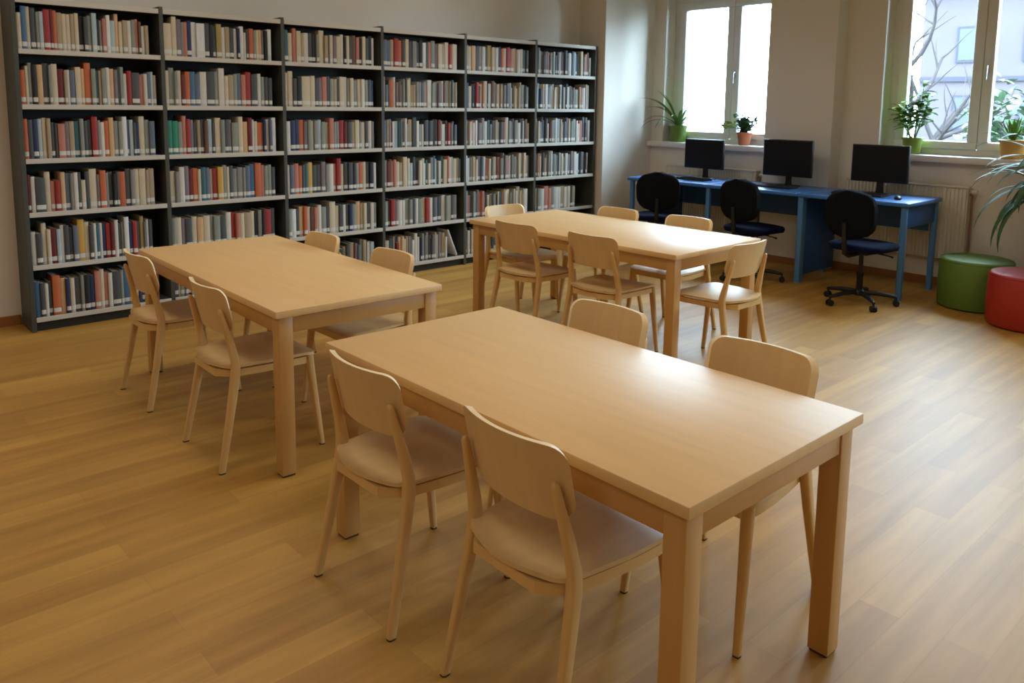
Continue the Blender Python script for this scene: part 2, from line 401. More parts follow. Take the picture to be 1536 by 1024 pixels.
ROWS = {  # colour, width, height as read off the photograph; last number is how full the shelf is
 (0, 5): ('c46 b59 c49 d58 g37 l47 r68 m38 o48 t57 c47 c47 t47 c47 k56 d46 s47 l58 k35 g35 p46 w48 l55 h48 c45 t56 i46 s46 p47 B36 i44 t44', .945),
 (0, 4): ('o55 c37 g48 k58 h68 d68 s38 c68 m76 t36 i36 z66 c67 h47 o79 s57 e36 t36 s57 i48 h57 v47 d36 s48 i45 r56 d96 p55 i45 z46 l36 t45', .985),
 (0, 3): ('o48 d58 n58 l48 c48 t48 d46 d36 p76 v47 t57 e67 s48 d47 d47 r69 g37 i46 o57 h58 s57 s47 w59 z37 l47 d36 n46 c69 s57 z67', .955),
 (0, 2): ('m37 i46 d96 c58 p44 r54 h48 z57 g37 i47 d37 c44 d48 c79 v36 o68 s37 d47 k36 d37 o77 d58 g48 c58 c78 t37 t68', .935),
 (0, 1): ('i55 d65 c59 c46 m66 l46 i47 d57 d46 z57 a79 c58 d46 i37 e46 i37 n47 r57 m47 i48 d46 g37 w59 n46 r57 d46 y49 v36 i37 d47', .9),
 (0, 0): ('b57 d46 i35 d46 o78 h57 n46 c46 d66 s37 k57 n57 p58 c49 p47 i47 d87 s37 b68 t48 h48 n46 d57 i46 c57', .90),
 (1, 5): ('c96 c59 v58 g37 p47 n58 w57 w97 d67 k47 d46 y67 i46 t56 d56 i46 n36 w57 i34 d36 o56 s36 c36 h46 v46 k46 w57', .945),
 (1, 4): ('c47 s59 s37 c47 m46 o57 b57 z56 i77 d87 s48 i69 c46 t66 s47 z57 p57 r68 d77 i47 s46 d46 d45', .93),
 (1, 3): ('G57 G67 s46 p49 r48 v47 d46 t37 d47 B47 l58 d36 c68 s47 d47 v47 s76 c59 h66 m58 i37 c46 o76 n37 i47 z37 w58', .965),
 (1, 2): ('c66 g46 i58 v58 m47 o57 c36 e57 z47 t46 r56 a67 s48 c37 d47 s56 g66 g36 z57 b68 o78 p47 s47 s47 d46', .94),
 (1, 1): ('s46 c57 v46 d66 c56 h66 c66 s46 s66 d66 i57 r57 p46 c46 t76 c47 k46 g47 k37 r77 d47', .93),
 (2, 5): ('e57 c56 p48 c57 t46 i56 d56 k56 s36 c68 t46 d36 c46 v46 c56 i47 k36 c46 d46 B57 p46 k36 c47 d46 k57 i36', .96),
 (2, 4): ('c48 c59 d46 k56 c97 c57 d46 v46 p57 d47 s46 t46 d36 c57 i47 s36 c47 g56 c46 i46 s46 d46 n46', .95),
 (2, 3): ('i56 n57 n57 o57 v46 s47 c36 g47 l47 s46 t56 p58 s36 g46 r57 m46 d56 t46 c57 g36 c56 d46 i46 g36', .95),
 (2, 2): ('i46 z46 p57 o46 d36 e47 a57 d56 d56 v57 g46 i56 p46 r59 c46 d57 d56 k46 s46 o56 c46 d46 k56 w36', .96),
 (2, 1): ('s46 w56 d46 h57 o47 i46 B46 p46 i47 s66 d46 c78 c56 d56 i46 d46 n46 s56 h57 t46 c46 d56 i46 s46', .97),
 (3, 5): ('z56 z46 t46 r57 o56 d46 c47 d46 g56 d36 k47 w46 d46 p46 s57 v36 c56 t46 c57 r46 c46 i46', .95),
 (3, 1): ('s46 d46 r57 v46 i56 i46 s56 g46 d46 i46 s56 c46 r56 i46 d46 v46 d56 i57 s46 t46 d46 g46', .95),
 (4, 5): ('t46 c46 h56 d46 s46 i46 d46 y57 c46 i46 n47 o46 c46 r57 p56 c46 i46 c46 z56 d36', .93),
 (5, 1): ('c46 s46 i46 p57 p46 g46 i56 i46 t46 i46 c46 d36 t46', .73),
}
WEIGHT = 'cccccciiiiiwwtttggggssssvvdddkllzzbnrppohme' 
FAINT = 'ccccciiiiiiiwwwwttttggggsssvvdllzpp'
DARKER = 'ddddkggvzstBciiwtnldsgpme'
def row_of(n, k):
    if (n, k) in ROWS: return ROWS[(n, k)]
    pool = FAINT if n == 5 or (n == 4 and k < 4) else WEIGHT
    return ' '.join('%s%d%d' % (rnd.choice(pool if q % 2 else DARKER), rnd.choice((2, 3, 3, 4, 4, 5, 6)), rnd.choice((4, 5, 6, 6, 6, 7, 7, 8))) for q in range(30)), rnd.uniform(.93, .98)

def book_geo(bm, w, d, h, x=0, y=0, z=0, mc=0, mp=1, rot=0):
    """boards with a rounded spine at -y (front), page block set back inside them; base corner x..x+w, spine at y"""
    tb = min(.0028, w*.18); ov = .003; sq = min(.004, w*.25)
    n = 4
    outer = [(w, d)] ; pts = [(0, d), (0, sq)]
    for i in range(1, n):
        a = PI*i/n
        pts.append((w/2-w/2*math.cos(a), sq-sq*math.sin(a)))
    pts += [(w, sq), (w, d), (w-tb, d), (w-tb, sq+.002), (tb, sq+.002), (tb, d)]
    M_ = Matrix.Translation((x, y, z)) @ Matrix.Rotation(rot, 4, 'Y')
    def P(px, py, pz): return tuple(M_ @ Vector((px, py, pz)))
    lo = [bm.verts.new(P(a, b, 0)) for a, b in pts]; hi = [bm.verts.new(P(a, b, h)) for a, b in pts]
    m = len(pts)
    for i in range(m):
        j = (i+1) % m
        face(bm, (lo[i], lo[j], hi[j], hi[i]), mc)
    # cover ends: left board, spine, right board
    ns = n+1   # index of (w,sq) = 1+n
    def cap(v, rev):
        for q in ([0, 1, m-2, m-1], [1+n, 2+n, 3+n, 4+n], list(range(1, 2+n))+[4+n, 5+n]):
            vs = [v[i] for i in q]
            face(bm, vs[::-1] if rev else vs, mc)
    cap(lo, True); cap(hi, False)
    vs = [bm.verts.new(P(a, b, c)) for c in (ov, h-ov) for b in (sq+.0022, d-ov) for a in (tb+.0001, w-tb-.0001)]
    for q in ((0, 2, 3, 1), (4, 5, 7, 6), (0, 1, 5, 4), (2, 6, 7, 3), (0, 4, 6, 2), (1, 3, 7, 5)):
        face(bm, [vs[i] for i in q], mp)

def label_geo(bm, w, z0, z1, x=0, y=0, z=0, mi=0, rot=0):
    sq = min(.004, w*.25); n = 4; e = .0006
    pts = []
    for i in range(0, n+1):
        a = PI*i/n
        pts.append((w/2-(w/2-.0004)*math.cos(a), sq-sq*math.sin(a)-e))
    M_ = Matrix.Translation((x, y, z)) @ Matrix.Rotation(rot, 4, 'Y')
    lo = [bm.verts.new(tuple(M_ @ Vector((a, b, z0)))) for a, b in pts]; hi = [bm.verts.new(tuple(M_ @ Vector((a, b, z1)))) for a, b in pts]
    lo2 = [bm.verts.new(tuple(M_ @ Vector((a, b+e*.7, z0)))) for a, b in pts]; hi2 = [bm.verts.new(tuple(M_ @ Vector((a, b+e*.7, z1)))) for a, b in pts]
    for i in range(n):
        face(bm, (lo[i], lo[i+1], hi[i+1], hi[i]), mi); face(bm, (hi[i], hi[i+1], hi2[i+1], hi2[i]), mi)
        face(bm, (lo[i+1], lo[i], lo2[i], lo2[i+1]), mi)

SHELF = ['bottom shelf', 'fifth shelf down', 'fourth shelf down', 'third shelf down', 'second shelf down', 'top shelf']
BAYW = ['leftmost bookcase', 'second bookcase', 'third bookcase']
ORDER = [(0, k) for k in (5, 4, 3, 2, 1, 0)]+[(1, k) for k in (5, 4, 3, 2, 1)]+[(2, 5)]
ORDER += [(n, k) for n in range(6) for k in (5, 4, 3, 2, 1, 0) if (n, k) not in ORDER]
stuff = bmesh.new(); n_ind = 0; LABELS = set()
for n, k in ORDER:
    txt, fill = row_of(n, k)
    items = txt.split()
    x0 = XB+BW*n+(ET if n == 0 else ET/2)+.004; x1 = XB+BW*(n+1)-(ET/2 if n < 5 else ET)-.004
    leaning = (n, k) == (3, 0)
    if leaning: fill = .80
    gap = .0012
    tot = sum(int(t[1]) for t in items)
    u = ((x1-x0)*fill-gap*len(items))/tot
    x = x0; z = PL+SP*k+.0302
    cnt = {}
    for t in items: cnt[t[0]] = cnt.get(t[0], 0)+1
    for j, t in enumerate(items):
        w = u*int(t[1])*rnd.uniform(.97, 1.0); h = .152+.0150*int(t[2])+rnd.uniform(-.007, .007); h = min(h, .298)
        d = rnd.uniform(.16, .2); y = YF+.012+rnd.uniform(0, .026)
        has = rnd.random() < .86
        if n < 2 or n_ind < 300:
            pass
        if n_ind < 300 and (n, k) in ORDER[:12]:
            bm = bmesh.new(); book_geo(bm, w, d, h, -w/2, 0, 0)
            b = link_mesh('book', bm, [BMAT[t[0]], M['paper']], None, (x+w/2, y, z), smooth=50)
            cw = PAL[t[0]][1]
            size = 'tall ' if int(t[2]) >= 8 else ('short ' if int(t[2]) <= 5 else ('thick ' if int(t[1]) >= 7 else ''))
            if cnt[t[0]] == 1: lab = 'only %s book on the %s of the %s' % (cw, SHELF[k], BAYW[n])
            else: lab = '%s%s book, %s from left on %s, %s' % (size, cw, ORD[j], SHELF[k], BAYW[n])
            tag(b, lab, 'book', 'books on the %s of the %s' % (SHELF[k], BAYW[n]))
            if has:
                bm = bmesh.new(); label_geo(bm, w, .02, .05, -w/2)
                tag(link_mesh('spine_label', bm, M['sticker'], b, smooth=60), 'white shelf-mark sticker')
            n_ind += 1
        else:
            book_geo(stuff, w, d, h, x, y, z, KEYS.index(t[0]), len(KEYS))
            if has: label_geo(stuff, w, .02, .05, x, y, z, len(KEYS)+1)
        x += w+gap
    if leaning:
        book_geo(stuff, .016, .18, .285, x+.125-.012, YF+.014, z+.0062, KEYS.index('w'), len(KEYS), rot=-R(23))
st = link_mesh('book', stuff, [BMAT[q] for q in KEYS]+[M['paper'], M['sticker']], smooth=50)
tag(st, 'mixed books filling the shelves of the middle and right-hand bookcases', 'books', kind='stuff')

# ------------------------------------------------------------------ tables
TH, TT = .74, .032
def table(cx, cy, w, l, rz, label):
    t = thing('library_table', (cx, cy, 0), rz, label, 'table', 'birch library tables')
    hw, hl = w/2, l/2
    bm = bmesh.new(); box(bm, -hw, hw, -hl, hl, TH-TT, TH, bev=.004, seg=2); link_mesh('tabletop', bm, M['birch_top'], t, smooth=40)
    ins, lg = .02, .064
    bm = bmesh.new()
    a, b = hw-ins, hl-ins
    for s in (-1, 1):
        box(bm, s*(a-.016)-.011, s*(a-.016)+.011, -b+lg+.0005, b-lg-.0005, TH-TT-.075, TH-TT-.0005, bev=.002)
        box(bm, -a+lg+.0005, a-lg-.0005, s*(b-.016)-.011, s*(b-.016)+.011, TH-TT-.075, TH-TT-.0005, bev=.002)
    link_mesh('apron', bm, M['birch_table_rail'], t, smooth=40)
    for sx in (-1, 1):
        for sy in (-1, 1):
            px, py = sx*(a-lg/2), sy*(b-lg/2)
            bm = bmesh.new(); box(bm, -lg/2, lg/2, -lg/2, lg/2, .008, TH-TT-.0005, bev=.003)
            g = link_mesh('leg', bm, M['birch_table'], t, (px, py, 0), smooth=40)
            bm = bmesh.new(); box(bm, -lg/2+.004, lg/2-.004, -lg/2+.004, lg/2-.004, 0, .008, bev=.002)
            tag(link_mesh('foot_pad', bm, M['pad'], g), 'dark felt foot pad')
    return t
def tc(x, y, w, l): return x+w/2, y-l/2
T1 = (1.3925, 2.5464, .834, 1.5958, -.0044); T2 = (1.4665, 4.8895, .8445, 1.8458, -.0192); T3 = (3.7946, 4.6736, .9491, 1.888, .0137)
for q, lab in ((T1, 'largest birch library table in the foreground, bare top'), (T2, 'bare birch library table at the left, in front of the left bookcases'),
               (T3, 'birch library table at the back right, surrounded by six chairs')):
    table(*tc(*q[:4]), q[2], q[3], q[4], lab)

# ------------------------------------------------------------------ wooden chairs
def make_chair():
    t = thing('wooden_chair', (0, 0, 0), 0, None, 'chair', 'birch plywood chairs at the tables')
    # seat: rows from back to front, facing +y
    def seat_hw(v):   # v 0 rear .. 1 front
        y = -.205+.43*v
        hw = .190+.028*min(1, v/.55)
        rr = .055
        if y < -.205+rr:
            q = (rr-(y+.205))/rr
            hw -= .06*(1-math.sqrt(max(0, 1-q*q)))
        rf = .05
        if y > .225-rf:
            q = (y-(.225-rf))/rf
            hw -= .05*(1-math.sqrt(max(0, 1-q*q)))
        return hw
    vs = [0, .006, .02, .045, .08, .13, .19, .28, .4, .52, .64, .76, .84, .89, .93, .96, .985, 1]
    rows = []
    for v in vs:
        y = -.205+.43*v; hw = seat_hw(v)
        row = []
        for i in range(17):
            s = -1+2*i/16; x = hw*s
            bow = -.030*(1-(s)**2)*max(0, 1-v/.35)
            z = .462-.010*(1-abs(s)**2.5)*math.sin(PI*min(1, max(0, v*.95+.02)))-.012*max(0, (v-.82)/.18)**2
            row.append((x, y+bow, z))
        rows.append(row)
    bm = bmesh.new(); slab(bm, rows, lambda p: p+Vector((0, 0, -.013)))
    link_mesh('seat', bm, M['ply_seat'], t, smooth=45)
    # rail loop under the seat
    outl = []
    ring_v = [0, .02, .08, .19, .4, .64, .84, .93, .985]
    right = [(seat_hw(v)-.008, -.197+.414*v) for v in ring_v]; left = [(-x, y) for x, y in right[::-1]]
    outl = right+left
    bm = bmesh.new()
    def ins(p, d):
        l = math.hypot(p[0], p[1]); return (p[0]*(1-d/l), p[1]*(1-d/l))
    o_ = [[(p[0], p[1]-(.024 if p[1] < -.19 else 0), z) for p in outl] for z in (.408, .4395)]
    i_ = [[(*ins(p, .02), z) for p in outl] for z in (.408, .4395)]
    V = [[bm.verts.new(p) for p in r] for r in (o_[0], o_[1], i_[1], i_[0])]
    m = len(outl)
    for a, b in ((0, 1), (1, 2), (2, 3), (3, 0)):
        for i in range(m):
            j = (i+1) % m
            face(bm, (V[a][i], V[a][j], V[b][j], V[b][i]))
    link_mesh('seat_rail', bm, M['birch_rail'], t, smooth=40)
    # legs
    for sx in (-1, 1):
        L = [(.222, -.242, .006, .0115, .0135), (.214, -.212, .15, .0135, .0155), (.204, -.178, .32, .0155, .018), (.1985, -.160, .42, .0165, .0195),
             (.195, -.156, .475, .016, .0185), (.188, -.172, .56, .0145, .0155), (.181, -.192, .64, .0125, .0125), (.176, -.2065, .70, .0105, .0105),
             (.1755, -.209, .711, .0075, .0075), (.1755, -.210, .715, .0035, .0035)]
        bm = bmesh.new(); loft(bm, [rrect(sx*x, y, z, hx, hy, min(hx, hy)*.6, 3) for x, y, z, hx, hy in L])
        g = link_mesh('leg', bm, M['birch'], t, smooth=50)
        bm = bmesh.new(); loft(bm, [rrect(sx*.222, -.242, z, .0112, .0132, .007, 3) for z in (0, .006)]); tag(link_mesh('foot_cap', bm, M['pad'], g), 'dark foot cap')
        L = [(.213, .238, .006, .0115, .0115), (.206, .215, .2, .0145, .0145), (.198, .192, .40, .0175, .0175), (.1965, .188, .447, .0175, .0175)]
        bm = bmesh.new(); loft(bm, [rrect(sx*x, y, z, hx, hy, min(hx, hy)*.6, 3) for x, y, z, hx, hy in L])
        g = link_mesh('leg', bm, M['birch'], t, smooth=50)
        bm = bmesh.new(); loft(bm, [rrect(sx*.213, .238, z, .011, .011, .006, 3) for z in (0, .006)]); tag(link_mesh('foot_cap', bm, M['pad'], g), 'dark foot cap')
    # backrest panel: curved plywood, ends swept forward
    zt, zb = .803, .594
    def bhw(z):
        hw = .206
        rt = .045
        if z > zt-rt:
            q = (z-(zt-rt))/rt; hw = .206-.045*(1-math.sqrt(max(0, 1-q*q)))
        lo = zb+.06
        if z < lo:
            q = (lo-z)/.06
            hw = .2045-.012*q-.072*(1-math.sqrt(max(0, 1-q*q)))
        elif z <= zt-rt: hw = .2045+.0015*(z-lo)/(zt-rt-lo)
        return hw
    zs = [zb, zb+.0015, zb+.005, zb+.012, zb+.024, zb+.04, zb+.06, zb+.1, zt-.07, zt-.045, zt-.03, zt-.018, zt-.009, zt-.003, zt]
    rows = []
    for z in zs:
        hw = bhw(z)
        row = []
        for i in range(21):
            s = -1+2*i/20; x = hw*s
            y = -.213-.24*(z-.69)-.006+(x/.206)**2*.046
            row.append((x, y, z))
        rows.append(row)
    bm = bmesh.new(); slab(bm, rows, lambda p: p+Vector((-.10*p.x, .0115, 0)), 0)
    bm.faces.ensure_lookup_table()
    # edge band shows paler plywood
    bm.normal_update()
    edge_n = 0
    for f in bm.faces:
        c = f.calc_center_median()
        ys_ = sorted(v.co.y for v in f.verts)
    nf = len(bm.faces); quad = 2*(len(zs)-1)*20
    for idx in range(quad, nf): bm.faces[idx].material_index = 1
    link_mesh('backrest', bm, [M['ply'], M['ply_edge']], t, smooth=45)
    return t

CH = [  # x, y (middle of the feet), heading in degrees (0 = facing +y), label
    (1.478, 2.112, -90, 'pale wooden chair on the left of the foreground table, farther of the two'),
    (1.502, 1.434, -91.5, 'wooden chair nearest the camera, on the left of the foreground table'),
    (2.200, 2.068, 90, 'wooden chair on the right of the foreground table, farther one showing only its back'),
    (2.190, 1.372, 91, 'wooden chair on the right of the foreground table, nearer one beside the table leg'),
    (1.54, 4.44, -90, 'wooden chair on the left of the left table, farther one beside the bookcase'),
    (1.54, 3.505, -91, 'wooden chair on the left of the left table, nearer one facing right'),
    (2.19, 4.36, 90, 'wooden chair on the far side of the left table, nearer the bookcases'),
    (2.205, 3.62, 90, 'wooden chair on the far side of the left table with its seat corner in view'),
    (3.86, 4.03, -88, 'wooden chair on the left side of the back table, left one of two'),
    (3.90, 3.36, -88, 'wooden chair on the left side of the back table, right one of two'),
    (4.22, 4.575, 178, 'wooden chair at the far end of the back table, before the bookcases'),
    (4.62, 4.08, 91, 'wooden chair on the window side of the back table, left one of two'),
    (4.66, 3.44, 91, 'wooden chair on the window side of the back table, right one of two'),
    (4.24, 2.765, 0, 'wooden chair at the near end of the back table, turned side-on with a bright seat'),
]
proto = make_chair()
for i, (x, y, a, lab) in enumerate(CH):
    o = proto if i == 0 else copy_tree(proto)
    o.location = (x, y, 0); o.rotation_euler = (0, 0, R(a)); o['label'] = lab

# ------------------------------------------------------------------ blue desks
DX0, DX1, DY, DZ = 6.824, 7.568, 2.673, .8326
DL = 1.002
for n, lab in enumerate(('blue computer desk at the right end of the row, its end legs in view', 'blue computer desk in the middle of the row under the pier',
                         'blue computer desk at the far left of the row, beside the corner wall')):
    y0 = DY+DL*n; cy = y0+DL/2; cx = (DX0+DX1)/2
    t = thing('computer_desk', (cx, cy, 0), 0, lab, 'desk', 'blue computer desks in a row along the windows')
    hx, hy = (DX1-DX0)/2, DL/2-.001
    bm = bmesh.new(); box(bm, -hx, hx, -hy, hy, DZ-.036, DZ, bev=.01, seg=3); link_mesh('desktop', bm, M['blue'], t, smooth=40)
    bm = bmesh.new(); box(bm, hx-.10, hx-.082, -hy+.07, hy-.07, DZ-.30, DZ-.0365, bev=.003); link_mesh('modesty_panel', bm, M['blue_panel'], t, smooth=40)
    legs = [(-hx+.045, -hy+.045), (hx-.045, -hy+.045)] if n == 0 else ([(hx-.045, -hy+.045)] if n == 2 else [])
    legs += [(-hx+.045, hy-.045), (hx-.045, hy-.045)] if n == 2 else []
    for lx, ly in legs:
        bm = bmesh.new(); loft(bm, [rrect(0, 0, z, .024, .024, .012, 4) for z in (0, DZ-.0365)])
        link_mesh('leg', bm, M['blue_metal'], t, (lx, ly, 0), smooth=50)
    for ly in ([hy-.03] if n == 0 else ([] if n == 2 else [])):
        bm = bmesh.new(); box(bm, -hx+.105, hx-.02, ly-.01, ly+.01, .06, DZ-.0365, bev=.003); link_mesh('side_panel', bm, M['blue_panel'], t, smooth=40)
        bm = bmesh.new(); loft(bm, [rrect(0, 0, z, .042, .026, .012, 4) for z in (0, DZ-.0365)]); link_mesh('leg', bm, M['blue_metal'], t, (-hx+.06, ly-.005, 0), smooth=50)
    if n == 0:
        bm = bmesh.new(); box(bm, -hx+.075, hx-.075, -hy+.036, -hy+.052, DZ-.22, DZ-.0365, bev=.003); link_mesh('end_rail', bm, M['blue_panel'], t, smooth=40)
    if n == 1:
        for lx, ly in ((-hx+.045, hy-.03), (hx-.045, hy-.03), (hx-.045, -hy+.05)):
            bm = bmesh.new(); loft(bm, [rrect(0, 0, z, .022, .022, .011, 4) for z in (0, DZ-.0365)]); link_mesh('leg', bm, M['blue_metal'], t, (lx, ly, 0), smooth=50)
    if n == 2:
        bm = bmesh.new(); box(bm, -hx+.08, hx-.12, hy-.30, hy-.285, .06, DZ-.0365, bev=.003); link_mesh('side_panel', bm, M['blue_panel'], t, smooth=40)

def monitor(x, y, w, z0, z1, rz, label):
    t = thing('monitor', (x, y, DZ), rz, label, 'monitor', 'black monitors on the blue desks')
    a, b = z0-DZ, z1-DZ
    bm = bmesh.new(); box(bm, -.022, .012, -w/2, w/2, a, b, bev=.006); box(bm, .012, .035, -w*.3, w*.3, a+.05, b-.06, bev=.01)
    h = link_mesh('housing', bm, M['black'], t, smooth=40)
    bm = bmesh.new(); box(bm, -.0235, -.0222, -w/2+.012, w/2-.012, a+.02, b-.012); link_mesh('screen', bm, M['screen'], h)
    bm = bmesh.new(); loft(bm, [rrect(.03, 0, z, .014, hw, .01, 3) for z, hw in ((.012, .035), (.05, .03), (a+.07, .028))]); link_mesh('stand', bm, M['black'], t, smooth=40)
    bm = bmesh.new(); loft(bm, [rrect(.01, 0, z, hx, hy, .06, 6) for z, hx, hy in ((0, .088, .118), (.007, .09, .12), (.012, .082, .112))]); link_mesh('base', bm, M['black'], t, smooth=40)
    return t
monitor(7.35, 3.155, .505, .945, 1.283, R(3), 'right black monitor on the near end of the blue desks')
monitor(7.35, 4.065, .53, .93, 1.292, R(-1), 'middle black monitor standing in front of the pier')
monitor(7.35, 5.045, .49, .942, 1.258, R(0), 'left black monitor standing in front of the left window')
def keyboard(x, y, rz, label):
    t = thing('keyboard', (x, y, DZ), rz, label, 'keyboard', 'black keyboards on the blue desks')
    bm = bmesh.new()
    vs = box(bm, -.08, .08, -.225, .225, 0, .018, bev=.004); link_mesh('case', bm, M['black'], t, smooth=40)
    bm = bmesh.new()
    for r in range(5):
        for c in range(15):
            box(bm, -.068+r*.0275, -.068+r*.0275+.023, -.21+c*.0282, -.21+c*.0282+.024, .0181, .024)
    link_mesh('keys', bm, M['key'], t)
keyboard(7.15, 3.24, R(2), 'black keyboard in front of the right monitor')
keyboard(7.15, 4.10, R(-2), 'black keyboard in front of the middle monitor')
keyboard(7.15, 5.08, R(1), 'black keyboard in front of the left monitor')
t = thing('computer_mouse', (7.06, 2.86, DZ), R(12), 'small black mouse near the right end of the blue desks', 'mouse')
bm = bmesh.new()
prof = ((.001, .8, .9), (.012, 1, 1), (.024, .86, .8), (.032, .5, .45), (.034, .12, .1))
loft(bm, [[(-.052*a*math.cos(2*PI*i/20), .031*b*math.sin(2*PI*i/20), z-.001) for i in range(20)] for z, a, b in prof]); link_mesh('body', bm, M['black'], t, smooth=60)
bm = bmesh.new(); tube(bm, [(.03, -.003, .032), (.03, .003, .032)], .006, 10); link_mesh('wheel', bm, M['key'], t, smooth=40)

# ------------------------------------------------------------------ office chairs (facing +x towards the desks)
def make_office_chair():
    t = thing('office_chair', (0, 0, 0), 0, None, 'chair', 'black swivel chairs at the blue desks')
    bm = bmesh.new()
    rows = []
    for j in range(13):     # backrest: rounded pad seen from behind
        v = j/12; z = .56+.40*v
        q = abs(2*v-1); hw = .222*math.sqrt(max(.02, 1-q**3.2))*(0.93+.07*v)
        rows.append([(-.235-.045*(z-.55)-.025+.05*(s/8-1)**2*.9, hw*(s/8-1), z) for s in range(17)])
    slab(bm, rows, lambda p: p+Vector((.05, 0, 0))); 
    link_mesh('backrest', bm, M['fabric_black'], t, smooth=60)
    bm = bmesh.new()
    loft(bm, [rrect(.02, 0, z, hx, hy, .12, 8) for z, hx, hy in ((.455, .19, .19), (.462, .225, .225), (.49, .232, .232), (.508, .225, .225), (.518, .19, .19))])
    link_mesh('seat', bm, M['fabric_navy'], t, smooth=60)
    bm = bmesh.new(); box(bm, -.10, .13, -.1, .1, .425, .455, bev=.008); link_mesh('seat_plate', bm, M['black'], t)
    bm = bmesh.new(); tube(bm, [(-.06, 0, .43), (-.2, 0, .425), (-.255, 0, .45), (-.272, 0, .54), (-.285, 0, .70)], [.02, .02, .02, .02, .018], 10); link_mesh('back_support', bm, M['black'], t, smooth=60)
    bm = bmesh.new(); lathe(bm, [(.026, .11), (.026, .24), (.03, .245), (.03, .26), (.018, .262), (.018, .43)], 20); link_mesh('gas_column', bm, M['black'], t, smooth=40)
    bm = bmesh.new(); lathe(bm, [(.03, .07), (.045, .075), (.045, .11), (.028, .125)], 20)
    for k in range(5):
        a = 2*PI*k/5+.3; c, s = math.cos(a), math.sin(a)
        tube(bm, [(c*.03, s*.03, .1), (c*.16, s*.16, .095), (c*.275, s*.275, .078), (c*.29, s*.29, .07)], [.022, .019, .014, .012], 10)
    base = link_mesh('star_base', bm, M['black'], t, smooth=50)
    for k in range(5):
        a = 2*PI*k/5+.3; c, s = math.cos(a), math.sin(a)
        bm = bmesh.new()
        px, py = c*.285, s*.285
        for d in (-1, 1):
            q = Vector((-s, c, 0))
            ctr = Vector((px, py, .026))
            tube(bm, [tuple(ctr+q*d*.006), tuple(ctr+q*d*.022)], .026, 16)
        tube(bm, [(px, py, .03), (px, py, .07)], .008, 8)
        link_mesh('caster', bm, M['black'], base, smooth=40)
    bm = bmesh.new(); tube(bm, [(.03, -.09, .44), (.03, -.22, .43), (.03, -.25, .425)], [.006, .006, .01], 8); link_mesh('lever', bm, M['black'], t, smooth=50)
    return t
oc = make_office_chair()
for i, (x, y, a, lab) in enumerate(((6.50, 2.89, -6, 'black swivel chair with navy seat at the right monitor'),
                                    (6.62, 3.98, -8, 'black swivel chair with navy seat at the middle monitor'),
                                    (6.56, 5.03, 34, 'black swivel chair at the left monitor, beside the corner wall'))):
    o = oc if i == 0 else copy_tree(oc)
    o.location = (x, y, 0); o.rotation_euler = (0, 0, R(a)); o['label'] = lab

# ------------------------------------------------------------------ poufs
def pouf(x, y, m, name_l):
    t = thing('pouf', (x, y, 0), 0, name_l, 'pouf', 'round poufs by the window wall')
    r, h = .275, .405
    bm = bmesh.new(); lathe(bm, [(r-.03, .006), (r-.008, .012), (r, .035), (r+.004, .2), (r, h-.045), (r-.006, h-.03)], 56); link_mesh('body', bm, m, t, smooth=50)
    bm = bmesh.new(); lathe(bm, [(r-.006, h-.0295), (r-.004, h-.02), (r-.014, h-.006), (r-.035, h+.001), (r*.5, h+.006), (.01, h+.008)], 56); link_mesh('cushion_top', bm, m, t, smooth=60)
    bm = bmesh.new(); bmesh.ops.create_cone(bm, cap_ends=True, segments=40, radius1=r-.04, radius2=r-.04, depth=.006, matrix=Matrix.Translation((0, 0, .003))); link_mesh('base', bm, M['pad'], t)
pouf(7.15, 2.225, M['green_pouf'], 'olive green round pouf beside the radiator and desk end')
pouf(6.80, 1.745, M['red_pouf'], 'red round pouf cut off by the right edge of the photo')

# ------------------------------------------------------------------ plants
def leaf(bm, base, az, el, length, width, droop, n=10, fold=.25, mi=0, tipw=0.05):
    """long arching blade"""
    p = Vector(base); a = el
    step = length/n
    d_h = Vector((math.cos(az), math.sin(az), 0)); side = Vector((-math.sin(az), math.cos(az), 0))
    rows = []
    for i in range(n+1):
        t = i/n
        w = width*max(tipw, math.sin(PI*min(1, (t*.86+.14)))**.8)*.5
        nrm = Vector((0, 0, 1))*math.cos(a)-d_h*math.sin(a)
        rows.append([tuple(p-side*w+nrm*w*fold), tuple(p), tuple(p+side*w+nrm*w*fold)])
        p = p+(d_h*math.cos(a)+Vector((0, 0, 1))*math.sin(a))*step
        a -= droop/n*(.5+t)
    slab(bm, rows, lambda q: q+Vector((0, 0, -.0012)), mi)

def oval_leaf(bm, base, direc, length, width, mi=0):
    d = Vector(direc).normalized(); s = d.cross(Vector((0, 0, 1)))
    if s.length < .1: s = Vector((1, 0, 0))
    s.normalize(); nrm = s.cross(d)
    rows = []
    for i in range(6):
        t = i/5; w = width*.5*math.sin(PI*(t*.92+.04))**.7
        c = Vector(base)+d*length*t-Vector((0, 0, 1))*length*.22*t*t
        rows.append([tuple(c-s*w+nrm*w*.3), tuple(c), tuple(c+s*w+nrm*w*.3)])
    slab(bm, rows, lambda q: q+nrm*-.001, mi)

def pot(t, r0, r1, h, m, rim=.006):
    bm = bmesh.new()
    lathe(bm, [(r0*.9, 0), (r0, .004), (r1-.004, h-.02), (r1-.004, h-.02), (r1+rim, h-.019), (r1+rim, h-.001), (r1+rim-.002, h), (r1-.008, h), (r1-.012, h-.016)], 32)
    link_mesh('pot', bm, m, t, smooth=35)
    bm = bmesh.new(); lathe(bm, [(r1-.014, h-.0155), (r1-.014, h-.012), (r1*.5, h-.008), (.005, h-.007)], 24); link_mesh('soil', bm, M['soil'], t, smooth=50)

SZ = 1.19
prn = random.Random(3)
